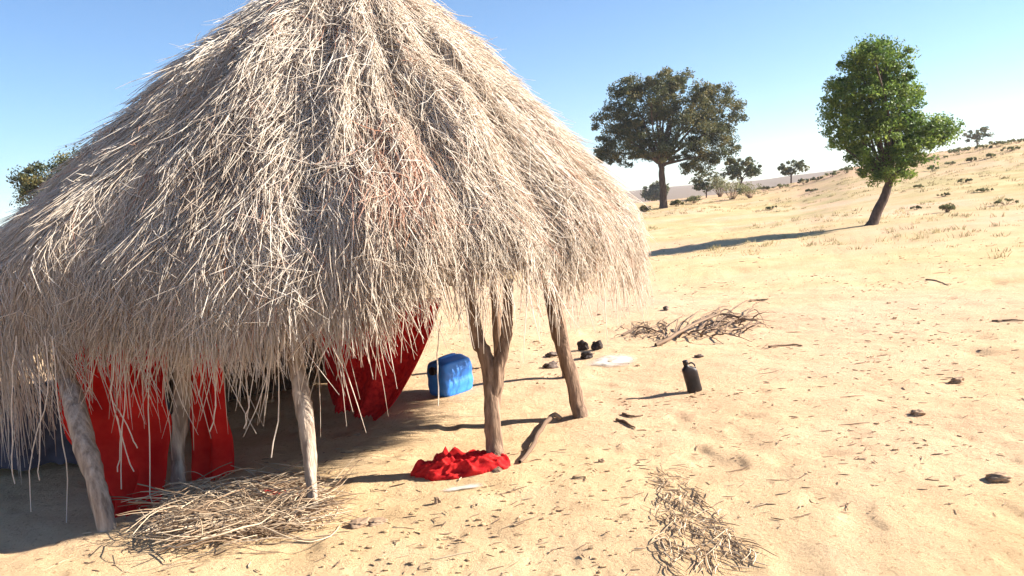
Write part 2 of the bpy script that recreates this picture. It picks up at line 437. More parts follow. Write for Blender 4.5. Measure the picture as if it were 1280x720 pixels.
# forked post
b = gp(621, 588); bb = at(614, 470, 4.84)
post([([b, at(619, 560, 4.79), at(616, 520, 4.8), bb, at(604, 440, 4.85), at(592, 400, 4.88), up(-.35, 4.98)], [.068, .062, .058, .060, .052, .045, .04]),
      ([at(617, 500, 4.81), at(622, 462, 4.82), at(630, 430, 4.84), at(634, 395, 4.86), at(636, 350, 4.95)], [.045, .047, .042, .036, .03])], M['bark'])
b = gp(726, 521); post([([b, at(722, 505, 5.8), at(712, 465, 5.82), at(700, 425, 5.86), at(690, 380, 5.9), up(.18, 5.95)], [.075, .058, .062, .062, .056, .05])], M['bark'])
b = gp(709, 472); post([([b, at(706, 440, 7.15), at(700, 400, 7.1), up(.2, 7.05)], [.05, .045, .045, .045])], M['bark'])
b = gp(135, 662); post([([b, at(124, 620, 4.32), at(107, 560, 4.42), at(92, 500, 4.58), at(80, 445, 4.75), up(-2.62, 5.0)], [.055, .06, .064, .066, .06, .05])], M['bark_pale'])
b = gp(222, 612); post([([b, at(222, 570, 4.95), at(226, 520, 4.95), at(228, 470, 5.0), up(-2.1, 5.1)], [.05, .05, .052, .052, .05])], M['bark_pale'])
for x, y in ((-3.3, 6.1), (-2.9, 7.5), (-1.4, 8.0), (-.2, 7.9)):
    post([(([Vector((x, y, -.06)), Vector((x+.03, y, .7)), up(x*.99, y*.99)]), [.06, .055, .05])], M['bark'])
# rafters and the ring that ties them
for k in range(12):
    a = k*2*PI/12+.2
    pts = [Vector(roof_pt(a, u_, -.17)) for u_ in (.04, .3, .6, .9)]
    p, r = smooth_line(pts, [.03]*4, 10, .006)
    V, Fc = tube_list([(p, r)], 8); mesh_obj('rafter', local(V, hut), Fc, M['bark'], hut)
pts = [Vector(roof_pt(a, .72, -.215)) for a in np.linspace(0, 2*PI, 60)]
V, Fc = tube_list([(pts, [.028]*60)], 8); mesh_obj('ring_beam', local(V, hut), Fc, M['bark'], hut)
# brushwood screen that closes the back of the hut
wa = np.linspace(math.radians(93), math.radians(163), 60)
wx = HC[0]+np.cos(wa)*np.where(np.cos(wa) > 0, 1.75, 2.35); wy = HC[1]+np.sin(wa)*1.72
WV = []; nz = 10
for off_ in (0, .06):
    for i in range(60):
        cx_, cy_ = wx[i]-HC[0], wy[i]-HC[1]; l = math.hypot(cx_, cy_)
        x_, y_ = wx[i]+cx_/l*off_, wy[i]+cy_/l*off_
        top = roof_under(x_, y_, -.12)
        for k in range(nz): WV.append((x_, y_, -.05+(top+.05)*k/(nz-1)))
WV = np.array(WV); gi_ = np.arange(2*60*nz).reshape(2, 60, nz)
q = lambda g: np.stack([g[:-1, :-1], g[1:, :-1], g[1:, 1:], g[:-1, 1:]], -1).reshape(-1, 4)
Fw = [q(gi_[0]), q(gi_[1])[:, ::-1]]
for e in (0, -1): Fw.append(np.stack([gi_[0, e, :-1], gi_[0, e, 1:], gi_[1, e, 1:], gi_[1, e, :-1]], -1))
for e in (0, -1): Fw.append(np.stack([gi_[0, :-1, e], gi_[0, 1:, e], gi_[1, 1:, e], gi_[1, :-1, e]], -1))
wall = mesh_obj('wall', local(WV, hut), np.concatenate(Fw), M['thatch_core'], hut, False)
n = 2600; ai = rng.uniform(math.radians(93), math.radians(163), n); side = rng.random(n) < .5
ro = np.where(side, -.02, .08)
bx = HC[0]+np.cos(ai)*(np.where(np.cos(ai) > 0, 1.75, 2.35)+ro); by = HC[1]+np.sin(ai)*(1.72+ro)
z0 = rng.uniform(-.02, .9, n); Ls = rng.uniform(.4, .9, n); s = np.linspace(0, 1, 4)
P = np.stack([bx[:, None]+rng.normal(0, .07, n)[:, None]*s, by[:, None]+rng.normal(0, .03, n)[:, None]*s, np.minimum(z0[:, None]+Ls[:, None]*s, 1.25)], -1)+rng.normal(0, .006, (n, 4, 3))
V, Fc = tubes(P, np.full((n, 4), .005), 3)
mesh_obj('wattle', local(V, hut), Fc, M['twig'], wall, True, np.repeat(rng.random(n)*.6, 12))

# ------------------------------------------------------------------ CLOTHS
def sheet(name, left, right, mat, nx=46, ny=46, fold=.035, freq=7, seed=0, ragged=.012, thick=.003):
    """left/right: edge polylines of Vectors from top to bottom"""
    lp, _ = smooth_line(left, [0]*len(left), ny-1); rp, _ = smooth_line(right, [0]*len(right), ny-1)
    P = np.zeros((ny, nx, 3))
    for j in range(ny):
        for i in range(nx):
            f = i/(nx-1); p = lp[j].lerp(rp[j], f)
            t = j/(ny-1)
            w = fold*(.35+.65*t)*(math.sin(f*freq*PI*2/1.6+seed+1.3*math.sin(t*3+seed))+.5*math.sin(f*freq*4.1+t*2+seed*3))
            P[j, i] = (p.x+w*.3, p.y+w, p.z+(ragged*math.sin(i*2.1+seed) if j == ny-1 else 0))
    P[:, :, 1] += .03*vnoise(P[:, :, 0]*6, P[:, :, 2]*5, 61+seed)*2*fold/.035
    Q = P.copy(); Q[:, :, 1] += thick
    g = np.arange(nx*ny).reshape(ny, nx); K = nx*ny
    q = lambda g: np.stack([g[:-1, :-1], g[1:, :-1], g[1:, 1:], g[:-1, 1:]], -1).reshape(-1, 4)
    Fs = [q(g), q(g+K)[:, ::-1]]
    for a, b in ((g[0, :], g[0, :]+K), (g[-1, :], g[-1, :]+K)): Fs.append(np.stack([a[:-1], a[1:], b[1:], b[:-1]], -1))
    for a, b in ((g[:, 0], g[:, 0]+K), (g[:, -1], g[:, -1]+K)): Fs.append(np.stack([a[:-1], a[1:], b[1:], b[:-1]], -1))
    V = np.concatenate([P.reshape(-1, 3), Q.reshape(-1, 3)])
    o = mesh_obj(name, V, np.concatenate(Fs), mat)
    return o
o = sheet('hanging_cloth', [at(58, 420, 5.02), at(66, 470, 5.0), at(76, 535, 4.95), at(118, 600, 4.75), at(150, 658, 4.5)],
          [at(214, 410, 5.1), at(216, 470, 5.05), at(212, 530, 4.95), at(200, 600, 4.75), at(180, 658, 4.52)], M['red'], fold=.085, freq=3.6, seed=1)
tag(o, 'bright red cloth behind the leaning pole at the left, wider of the two in front', 'cloth', 'red cloths hung around the hut')
o = sheet('hanging_cloth', [at(234, 410, 5.15), at(236, 500, 5.1), at(238, 560, 5.05), at(246, 600, 5.0)],
          [at(276, 410, 5.2), at(278, 480, 5.18), at(284, 540, 5.1), at(291, 592, 5.02)], M['red'], fold=.06, freq=2.8, seed=4)
tag(o, 'narrow bright red cloth hanging just above the pile of brushwood', 'cloth', 'red cloths hung around the hut')
o = sheet('hanging_cloth', [at(398, 380, 6.6), at(400, 430, 6.55), at(405, 480, 6.5), at(412, 508, 6.35)],
          [at(552, 372, 6.25), at(540, 415, 6.22), at(522, 458, 6.2), at(497, 500, 6.18), at(470, 527, 6.15)], M['maroon'], 60, 46, fold=.05, freq=4, seed=2)
tag(o, 'patterned red cloth pulled aside diagonally in the hut beyond the nearest pale post', 'cloth', 'red cloths hung around the hut')

def crumple(name, ctr, rx, ry, h, mat, seed, n=130, rot=0):
    g = np.linspace(-1.25, 1.25, n); X, Y = np.meshgrid(g, g)
    r = np.hypot(X, Y)*(1+.35*vnoise(np.arctan2(Y, X)*1.6+seed, X*0+seed, 71))
    r = r+.75*vnoise(X*1.9, Y*1.9, 72+seed)+.12*vnoise(X*6, Y*6, 77+seed)
    hgt = np.clip(1-r*r, 0, 1)**.5*(.8+.7*vnoise(X*1.5+3, Y*1.2, 78+seed))
    wp = .8*vnoise(X*1.7, Y*1.7, 75+seed)
    rid = 1-np.abs(vnoise(X*2.9+Y*1.6+wp, Y*3.4-X*1.1, 73+seed))*3.4
    rid2 = 1-np.abs(vnoise(X*5.5-Y*3.5+wp*3, Y*10+X*2.5, 74+seed))*3.4
    Z = h*hgt*(.36+.48*rid+.26*rid2)+.004
    c, s_ = math.cos(rot), math.sin(rot)
    WX = ctr[0]+X*rx*c-Y*ry*s_; WY = ctr[1]+X*rx*s_+Y*ry*c
    gz = H(WX, WY)
    keep = r < 1.0
    ids = -np.ones(X.shape, int); ids[keep] = np.arange(keep.sum())
    V = np.stack([WX, WY, gz+np.maximum(Z, .004)], -1)[keep]
    K = len(V); Vb = V.copy(); Vb[:, 2] = gz[keep]-.006
    Fs = []
    edge = {}
    for j in range(n-1):
        for i in range(n-1):
            a = (ids[j, i], ids[j, i+1], ids[j+1, i+1], ids[j+1, i])
            if min(a) >= 0:
                Fs.append(a); Fs.append(tuple(x+K for x in reversed(a)))
                for e in range(4):
                    k = (a[e], a[(e+1) % 4]); edge[k] = 1
    for (a, b_) in list(edge):
        if (b_, a) not in edge: Fs.append((b_, a, a+K, b_+K))
    V = np.concatenate([V, Vb])-np.array([ctr[0], ctr[1], 0])
    o = mesh_obj(name, V, [tuple(int(i) for i in f) for f in Fs], mat); o.location = (ctr[0], ctr[1], 0)
    return o
c = ground(585, 589); o = crumple('crumpled_cloth', (c.x+.03, c.y+.05), .31, .16, .145, M['maroon'], 3)
tag(o, 'crumpled red cloth heaped on the sand at the foot of the forked post', 'cloth')
c = ground(543, 596); o = crumple('cloth_scrap', (c.x-.01, c.y+.02), .07, .03, .03, M['maroon'], 5, 34)
tag(o, 'small loose scrap of red cloth at the left tip of the crumpled red heap', 'cloth')
c = ground(360, 628); o = crumple('rag', (c.x, c.y), .16, .07, .09, M['maroon'], 9, 40)
tag(o, 'faded red rag caught in the brushwood beside the nearest pale post', 'rag')

# draped cot under the left eave
cot = empty('cot', (-3.75, 5.95, 0), math.radians(3)); tag(cot, 'low rope cot under a dark blanket in the shade of the left eave', 'cot')
def box(V, Fs, x0, x1, y0, y1, z0, z1):
    n = len(V)
    V += [(x, y, z) for z in (z0, z1) for x, y in ((x0, y0), (x1, y0), (x1, y1), (x0, y1))]
    Fs += [tuple(n+i for i in f) for f in ((3, 2, 1, 0), (4, 5, 6, 7), (0, 1, 5, 4), (1, 2, 6, 5), (2, 3, 7, 6), (3, 0, 4, 7))]
for sx in (-1, 1):
    for sy in (-1, 1):
        V, Fc = tube_list([([(sx*.82, sy*.42, -.03), (sx*.82, sy*.42, .25), (sx*.82, sy*.42, .46)], [.028, .034, .036])], 10)
        mesh_obj('leg', V, Fc, M['bark'], cot)
V, Fc = tube_list([([(-.82, -.42, .40), (.82, -.42, .40)], [.03, .03]), ([(-.82, .42, .40), (.82, .42, .40)], [.03, .03]), ([(-.82, -.42, .40), (-.82, .42, .40)], [.03, .03]), ([(.82, -.42, .40), (.82, .42, .40)], [.03, .03])], 8)
mesh_obj('frame', V, Fc, M['bark'], cot)
V = []; Fs = []; box(V, Fs, -.8, .8, -.4, .4, .385, .41); mesh_obj('rope_bed', V, Fs, M['bark_pale'], cot, False)
# blanket: closed skin draped over the cot
n = 60; g = np.linspace(-1, 1, n); X, Y = np.meshgrid(g, g)
def drape(v, half, drop):  # arc-length -> (pos, z)
    L = half+drop; a = np.abs(v)*L
    pos = np.where(a < half, a, half+.035*(1-np.exp(-(a-half)*8))); z = -np.clip(a-half, 0, 9)
    return np.sign(v)*pos, z
dx, zx = drape(X, .86, .12); dy, zy = drape(Y, .46, .42)
Z = .49+zx+zy+.05*vnoise(X*5, Y*5, 81)+.03*vnoise(X*13, Y*9+X*4, 82)
fold_ = .04*np.sin(X*17+2*np.sin(Y*2))*np.clip(-zy, 0, .5)*2
DY = dy+np.sign(Y)*fold_; Z = np.maximum(Z, .03)
Pt = np.stack([dx, DY, Z], -1)
Pb = Pt*np.array([.99, .985, 1])-np.array([0, 0, .008])
gg = np.arange(n*n).reshape(n, n); qf = np.stack([gg[:-1, :-1], gg[:-1, 1:], gg[1:, 1:], gg[1:, :-1]], -1).reshape(-1, 4)
o = mesh_obj('blanket', np.concatenate([Pt.reshape(-1, 3), Pb.reshape(-1, 3)]), np.concatenate([qf, qf[:, ::-1]+n*n]), M['dark_cloth'])
o.location = cot.location; o.rotation_euler = cot.rotation_euler
tag(o, 'dark slate blue blanket draped over the low cot at the left', 'blanket')

# ------------------------------------------------------------------ BLUE CONTAINER
def superbox(a, b, c, n=5, m=20):
    """rounded box lattice"""
    import itertools
    V = []; Fs = []
    g = np.linspace(-1, 1, m)
    def face(fn):
        base = len(V)
        for u in g:
            for v in g:
                p = np.array(fn(u, v)); l = (np.abs(p)**n).sum()**(1/n); p = p/l
                V.append((p[0]*a, p[1]*b, p[2]*c))
        for i in range(m-1):
            for j in range(m-1):
                k = base+i*m+j; Fs.append((k, k+m, k+m+1, k+1))
    face(lambda u, v: (u, v, 1)); face(lambda u, v: (v, u, -1)); face(lambda u, v: (1, u, v)); face(lambda u, v: (-1, v, u)); face(lambda u, v: (v, 1, u)); face(lambda u, v: (u, -1, v))
    return V, Fs
import bmesh
def weld(o):
    bm = bmesh.new(); bm.from_mesh(o.data); bmesh.ops.remove_doubles(bm, verts=bm.verts, dist=.0004)
    bmesh.ops.recalc_face_normals(bm, faces=bm.faces); bm.to_mesh(o.data); bm.free(); return o
cpos = ground(564, 493)
can = empty('water_can', (cpos.x, cpos.y+.08, float(H(cpos.x, cpos.y+.08))), math.radians(50))
tag(can, 'blue plastic water can standing on the sand behind the forked post', 'water can')
V, Fs = superbox(.185, .125, .155, 6, 26)
V = np.array(V); V[:, 2] += .155
# moulded ribs and a narrower shoulder sloping to the left end
rib = .004*np.cos(V[:, 2]*60)*(np.abs(V[:, 1]) > .09); V[:, 1] += np.sign(V[:, 1])*rib
V[:, 2] += np.where(V[:, 2] > .25, .025*np.clip(-V[:, 1]/.125, -1, 1)*0+.022*np.exp(-(V[:, 1]/.05)**2), 0)
weld(mesh_obj('body', V, Fs, M['blue'], can))
p, r = smooth_line([(-.13, 0, .315), (-.10, 0, .340), (.06, 0, .345), (.09, 0, .318)], [.014, .016, .016, .014], 14)
V, Fc = tube_list([(p, r)], 10); 
V[:, 2] -= .012; mesh_obj('handle', V, Fc, M['blue'], can)
V, Fc = tube_list([([(-.175, 0, .235), (-.195, 0, .240), (-.196, 0, .240), (-.218, 0, .247), (-.220, 0, .247)], [.03, .03, .036, .036, .03])], 18)
mesh_obj('cap', V, Fc, M['black'], can)

# ------------------------------------------------------------------ BLACK BOTTLE
bp = ground(869, 489)
bot = empty('bottle', (bp.x, bp.y, bp.z-.004), math.radians(15)); bot.rotation_euler = (0, math.radians(-11), math.radians(8))
tag(bot, 'small black plastic bottle standing tilted on the open sand', 'bottle')
prof = [(-.002, 0), (0, .050), (.008, .056), (.02, .057), (.06, .055), (.10, .056), (.14, .056), (.17, .056), (.19, .052), (.205, .042), (.215, .028), (.225, .0185), (.242, .0175), (.243, .0)]
V = []; kk = 32
for z, r_ in prof:
    for j in range(kk):
        a = 2*PI*j/kk; c_, s_ = math.cos(a), math.sin(a); nn = 3.2
        l = (abs(c_)**nn+abs(s_)**nn)**(1/nn) if r_ > .03 else 1
        xo = -.018*ss(.17, .22, z)
        V.append((r_*1.04*c_/l+float(xo), r_*.62*s_/l if r_ > .03 else r_*s_, z))
Fs = [(i*kk+j, i*kk+(j+1) % kk, (i+1)*kk+(j+1) % kk, (i+1)*kk+j) for i in range(len(prof)-1) for j in range(kk)]
weld(mesh_obj('body', V, Fs, M['black'], bot))
V, Fc = tube_list([([(-.018, 0, .236), (-.018, 0, .268), (-.018, 0, .270)], [.0215, .021, .016])], 16); mesh_obj('cap', V, Fc, M['black'], bot)
p, r = smooth_line([(.0, 0, .235), (.03, 0, .236), (.048, 0, .215), (.05, 0, .185)], [.007]*4, 10); V, Fc = tube_list([(p, r)], 8); mesh_obj('handle', V, Fc, M['black'], bot)

# ------------------------------------------------------------------ TWIG THINGS
def twig_mesh(name, lines, mat, tones, k=4, origin=None):
    VV = []; FF = []; TT = []; off = 0
    for (p, r), t in zip(lines, tones):
        V, Fc = tubes(np.array([[list(q) for q in p]], float), np.array([r], float), k)
        VV.append(V); FF.append(Fc+off); TT.append(np.full(len(V), t)); off += len(V)
    V = np.concatenate(VV); og = np.array(origin if origin is not None else (0, 0, 0))
    o = mesh_obj(name, V-og, np.concatenate(FF), mat, None, True, np.concatenate(TT)); o.location = tuple(og); return o
# brushwood heap at the hut's front
lines = []; tones = []
for i in range(820):
    f = random.random()**.9
    px = 222+160*f+random.gauss(0, 12); py = 676-34*f+random.gauss(0, 13)-24*random.random()
    c = ground(px, min(py, 715)); L = random.uniform(.15, .62)
    a = random.gauss(.15, .45)+(PI if random.random() < .3 else 0)
    hh = abs(random.gauss(0, .035))+(.10*random.random() if f < .35 else .0)
    cv = random.gauss(0, .22)*L; tilt = random.gauss(0, .12)*L
    d = Vector((math.cos(a), math.sin(a)*.8, 0)); e = Vector((-d.y, d.x, 0))
    P = []
    for s in np.linspace(-1, 1, 8):
        q = c+d*(s*L/2)+e*(cv*(1-s*s))
        gz = float(H(q.x, q.y)); q.z = max(gz+.008, gz+hh*(1-.4*s*s)+tilt*s+.02); P.append(q)
    r0 = random.uniform(.0015, .0036)*(1.7 if random.random() < .05 else 1); lines.append((P, [r0]*6+[r0*.7, r0*.3])); tones.append(random.uniform(.35, 1))
for i in range(70):   # coarse upright sprays
    c = ground(195+190*random.random(), 640+25*random.random()); c = Vector(c)
    a = random.uniform(0, 2*PI); L = random.uniform(.2, .45)
    P = [c+Vector((math.cos(a)*L*s*(.5+s*.6), math.sin(a)*L*s*.6, L*.75*(s-.55*s*s)+.01)) for s in np.linspace(0, 1, 7)]
    lines.append((P, [.0045, .0045, .004, .004, .003, .0025, .001])); tones.append(random.uniform(.3, .9))
o = twig_mesh('brushwood_heap', lines, M['twig'], tones, 4, ground(290, 650))
tag(o, 'heap of tangled dry brushwood and straw lying at the foot of the nearest pale post', 'brushwood heap')

# flattened heap of stems on the sand, lower right
lines = []; tones = []
for i in range(330):
    v = random.random()**.8; w = random.random()
    left = 822-2*v; right = 845+118*v
    px = left+(right-left)*w+random.gauss(0, 4); py = 588+122*v+random.gauss(0, 5)
    c = ground(px, py); L = random.uniform(.04, .15)
    c2 = ground(px+6+14*w, py+14)
    d = (c2-c); d.z = 0; d.normalize(); d.rotate(Euler((0, 0, random.gauss(0, .5)))); e = Vector((-d.y, d.x, 0)); cv = random.gauss(0, .09)*L
    hh = random.uniform(.004, .016)
    P = [on((c+d*(s*L/2)+e*cv*(1-s*s)).x, (c+d*(s*L/2)+e*cv*(1-s*s)).y, hh*(1-.3*s*s)+.002) for s in np.linspace(-1, 1, 5)]
    r0 = random.uniform(.0012, .0030); lines.append((P, [r0]*4+[r0*.4])); tones.append(random.uniform(.35, 1.0))
o = twig_mesh('stem_heap', lines, M['twig'], tones, 4, ground(880, 650))
tag(o, 'thin spread of short dry stems on the open sand at the lower right', 'stem heap')

def branch_thing(name, main, subs, rad, label, cat, mat=None, lift=.03, group=None, tone=.2):
    L = []
    def line(pts, r0, r1, lf):
        P = [];
        for (a, b) in pts:
            g_ = ground(a, b); P.append(g_)
        p, _ = smooth_line(P, [0]*len(P), 14, .006)
        n_ = len(p); out = []
        for i, q in enumerate(p):
            h = lf*math.sin(PI*min(1, i/(n_-1)*1.0+.02))
            out.append(on(q.x, q.y, max(r0*.7, h)))
        return out, list(np.linspace(r0, r1, n_))
    L.append(line(main, rad, rad*.35, lift))
    for s in subs: L.append(line(s, rad*.45, rad*.12, lift*.8))
    o = twig_mesh(name, L, mat or M['twig'], [tone+random.uniform(-.1, .1) for _ in L], 6, ground(*main[0]))
    return tag(o, label, cat, group)
subs = [[(850, 422), (870, 400), (884, 387)], [(868, 416), (895, 421), (925, 420)], [(885, 407), (900, 392), (915, 383)], [(900, 401), (930, 404), (948, 398)], [(930, 402), (945, 388), (962, 380)],
        [(905, 400), (930, 385), (948, 379)], [(860, 419), (880, 427), (905, 431)], [(920, 402), (940, 408), (968, 402)], [(880, 410), (908, 411), (940, 414)], [(845, 425), (848, 408), (858, 395)], [(875, 413), (893, 400), (900, 386)], [(890, 421), (915, 428), (940, 428)], [(940, 400), (955, 399), (972, 392)]]
for i in range(26):
    a = random.uniform(835, 935); b = 424-(a-835)*.2+random.gauss(0, 5); subs.append([(a, b), (a+random.uniform(8, 18), b-random.uniform(-5, 9)), (a+random.uniform(20, 42), b-random.uniform(-7, 20))])
branch_thing('fallen_branch', [(822, 433), (845, 426), (872, 414), (900, 402), (925, 403), (948, 400)], subs, .022, 'bare fallen branch with forked twigs on the sand behind the black bottle', 'branch', lift=.10)
subs = []
for i in range(34):
    a = random.uniform(780, 835); b = random.uniform(404, 424); subs.append([(a, b), (a+random.uniform(-9, 10), b-random.uniform(-4, 5)), (a+random.uniform(-16, 18), b-random.uniform(-6, 10))])
branch_thing('twig_scatter', [(778, 420), (800, 414), (832, 418)], subs, .014, 'tangle of broken dark twigs left of the fallen branch', 'twigs', lift=.05)
for main, lab, r_ in [([(938, 377), (948, 376), (960, 375)], 'short thick stick lying beyond the fallen branch', .02), ([(960, 435), (975, 433), (990, 432), (1003, 433)], 'thin stick lying right of the fallen branch', .013),
                ([(772, 526), (783, 530), (795, 537)], 'short dark stick on the sand left below the bottle', .013), ([(778, 518), (792, 522), (804, 520)], 'splintered twig just above the short dark stick', .01),
                ([(1158, 350), (1172, 352), (1186, 357)], 'thin bent stick on the far open sand at the right', .012), ([(1240, 402), (1262, 401), (1280, 402)], 'long thin stick at the right border of the open sand', .012)]:
    branch_thing('stick', main, [], r_, lab, 'stick', lift=.01)
# stick leaning out of the sand between the two thick posts
p0 = ground(651, 580); p1 = ground(688, 528)
p, r = smooth_line([p0+Vector((0, 0, .012)), p0.lerp(p1, .3)+Vector((.01, 0, .02)), p0.lerp(p1, .7)+Vector((-.012, 0, .025)), p1+Vector((0, 0, .035))], [.011, .015, .016, .018], 12, .003)
p2, r2 = smooth_line([p1+Vector((0, 0, .035)), p1+Vector((.04, .02, .05)), p1+Vector((.085, .0, .02))], [.018, .02, .013], 6, .003)
o = twig_mesh('hooked_stick', [(p, r), (p2, r2)], M['twig'], [.12, .6], 8, p0)
tag(o, 'hooked stick with a pale end lying between the forked post and the next post', 'stick')

# ------------------------------------------------------------------ STONES, CLODS, HEARTH
def stone_mesh(seed, sx, sy, sz, m=12):
    V, Fs = superbox(1, 1, 1, 2.6, m); V = np.array(V)
    n_ = 1+.8*vnoise(V[:, 0]*1.6+seed, V[:, 1]*1.6+V[:, 2]*1.3, 91)+.45*vnoise(V[:, 0]*4+seed, V[:, 2]*4+V[:, 1]*3, 92)
    V = V*n_[:, None]*np.array([sx, sy, sz]); return V, Fs
def stone(px, py, w, h, label, mat='stone', group=None, cat='stone', name='stone'):
    g_ = ground(px, py); k = (g_.y)/F
    V, Fs = stone_mesh(px*.37+py, w*k/2, w*k/2*.7, h*k/2)
    o = weld(mesh_obj(name, V, Fs, M[mat])); o.location = (g_.x, g_.y+w*k*.2, g_.z+h*k*.3)
    o.rotation_euler = (0, 0, random.uniform(-.5, .5)); return tag(o, label, cat, group)
stone(729, 438, 13, 14, 'leftmost of the three sooty hearth stones', 'soot', 'sooty stones around the ash of the hearth', 'stone', 'hearth_stone')
stone(746, 437, 13, 12, 'rightmost of the three sooty hearth stones', 'soot', 'sooty stones around the ash of the hearth', 'stone', 'hearth_stone')
stone(735, 448, 14, 9, 'front one of the three sooty hearth stones', 'soot', 'sooty stones around the ash of the hearth', 'stone', 'hearth_stone')
stone(689, 446, 15, 6, 'flat dark stone behind the farther thick post, upper of two', 'stone')
stone(690, 460, 17, 8, 'lumpy dark stone behind the farther thick post, lower of two', 'stone')
stone(1251, 602, 26, 11, 'brown clod at the right border of the photo', 'earth', cat='clod', name='clod')
stone(1148, 519, 14, 7, 'small dark clod on the sand to the upper right of the stem heap', 'earth', cat='clod', name='clod')
stone(1198, 479, 18, 9, 'dark clod farther up at the right of the bottle', 'earth', cat='clod', name='clod')
stone(833, 388, 8, 6, 'small dark stone just above the twig tangle', 'stone')
stone(875, 447, 11, 5, 'small stone directly behind the black bottle', 'stone')
stone(448, 659, 26, 9, 'brown lump of earth right of the nearest pale post', 'earth', cat='clod', name='clod')
stone(471, 655, 22, 5, 'thin flake of earth touching the brown lump near the nearest pale post', 'earth', cat='clod', name='clod')
stone(547, 629, 9, 9, 'dark clod in front of the crumpled red cloth', 'earth', cat='clod', name='clod')
stone(752, 578, 7, 5, 'small dark clod right of the forked post', 'earth', cat='clod', name='clod')
c = ground(765, 452); o = crumple('ash_heap', (c.x, c.y), .34, .36, .018, M['ash'], 12, 44); tag(o, 'pale grey ash spread beside the sooty hearth stones', 'ash')
c = ground(575, 612); o = crumple('ash_patch', (c.x, c.y), .20, .09, .010, M['ash'], 14, 40); tag(o, 'whitish dust patch in front of the crumpled red cloth', 'ash')

# fine litter everywhere: twigs, crumbs, leaf bits
n = 6000
rr_ = 3.0+24*rng.random(n)**1.35; ph = np.radians(rng.uniform(-38, 42, n))
lx, ly = rr_*np.sin(ph), rr_*np.cos(ph)
dens = vnoise(lx*.7, ly*.7, 101)+.35*vnoise(lx*.2, ly*.2, 102)
k = dens > .08; lx, ly = lx[k], ly[k]; n = len(lx)
a = rng.normal(0, .8, n)+.3; L = rng.uniform(.006, .035, n)*np.where(rng.random(n) < .06, 3, 1); s = np.linspace(-1, 1, 4)
X = lx[:, None]+np.cos(a)[:, None]*L[:, None]*s+rng.normal(0, .004, (n, 4)); Y = ly[:, None]+np.sin(a)[:, None]*L[:, None]*s
Z = H(X, Y)+rng.uniform(.001, .008, n)[:, None]
rad = (rng.uniform(.0015, .0035, n)*(1+.03*np.hypot(lx, ly)))[:, None]*np.array([.5, 1, 1, .4])
V, Fc = tubes(np.stack([X, Y, Z], -1), rad, 4)
o = mesh_obj('litter', V, Fc, M['twig'], None, True, np.repeat(rng.random(n)*.8, 16))
tag(o, 'bits of twig and leaf litter strewn over the sand', 'litter', None, 'stuff')
# small clods and crumbs
n = 5200; rr_ = 2.8+18*rng.random(n)**1.4; ph = np.radians(rng.uniform(-36, 42, n)); lx, ly = rr_*np.sin(ph), rr_*np.cos(ph)
k = (vnoise(lx*1.3+9, ly*1.3, 105)+.6*vnoise(lx*.35, ly*.35, 106)) > .12; lx, ly = lx[k], ly[k]; n = len(lx)
V0, F0 = superbox(1, 1, 1, 2.2, 3); V0 = np.array(V0); F0 = np.array(F0)
sc_ = (rng.uniform(.004, .013, n)*(1+1.6*(rng.random(n) < .04)))[:, None, None]*np.stack([rng.uniform(.8, 1.8, n), rng.uniform(.7, 1.2, n), rng.uniform(.4, .9, n)], -1)[:, None, :]
VV = V0[None]*sc_*(1+rng.normal(0, .15, (n, len(V0), 1)))+np.stack([lx, ly, H(lx, ly)+.002], -1)[:, None, :]
FF = (F0[None]+np.arange(n)[:, None, None]*len(V0)).reshape(-1, 4)
o = mesh_obj('crumbs', VV.reshape(-1, 3), FF, M['sand'], None, False); tag(o, 'small crumbs of sand and earth on the trodden ground', 'crumbs', None, 'stuff')

# ------------------------------------------------------------------ GRASS TUFTS (stuff) on the slope
n = 5200
rr_ = 12+75*rng.random(n)**.9; ph = np.radians(rng.uniform(-42, 46, n)); lx, ly = rr_*np.sin(ph), rr_*np.cos(ph)
dens = vnoise(lx*.22+3, ly*.16, 111)+.5*vnoise(lx*.06, ly*.05, 112)
k = dens > .04+.16*(rr_ < 20); lx, ly = lx[k], ly[k]; n = len(lx); per = 12
bx = np.repeat(lx, per)+rng.normal(0, .10, n*per); by = np.repeat(ly, per)+rng.normal(0, .07, n*per)
hh = np.repeat(rng.uniform(.03, .13, n), per)*rng.uniform(.5, 1.2, n*per); az = rng.uniform(0, 2*PI, n*per); le = rng.uniform(.2, .9, n*per)*hh
s = np.array([0, .5, 1.0])
P = np.stack([bx[:, None]+np.cos(az)[:, None]*le[:, None]*s**1.5, by[:, None]+np.sin(az)[:, None]*le[:, None]*s**1.5, H(bx, by)[:, None]-.01+hh[:, None]*s], -1)
wd = (.005*(1+.035*np.hypot(bx, by)))[:, None]*np.array([1, .8, .25])
V, Fc = tubes(P, wd, 3)
o = mesh_obj('dry_grass', V, Fc, M['drygrass'], None, True, np.repeat(np.clip(np.repeat(rng.random(n), per)*.7+rng.random(n*per)*.3, 0, 1), 9))
tag(o, 'sparse tufts of dry grass scattered over the sandy slope', 'grass', None, 'stuff')

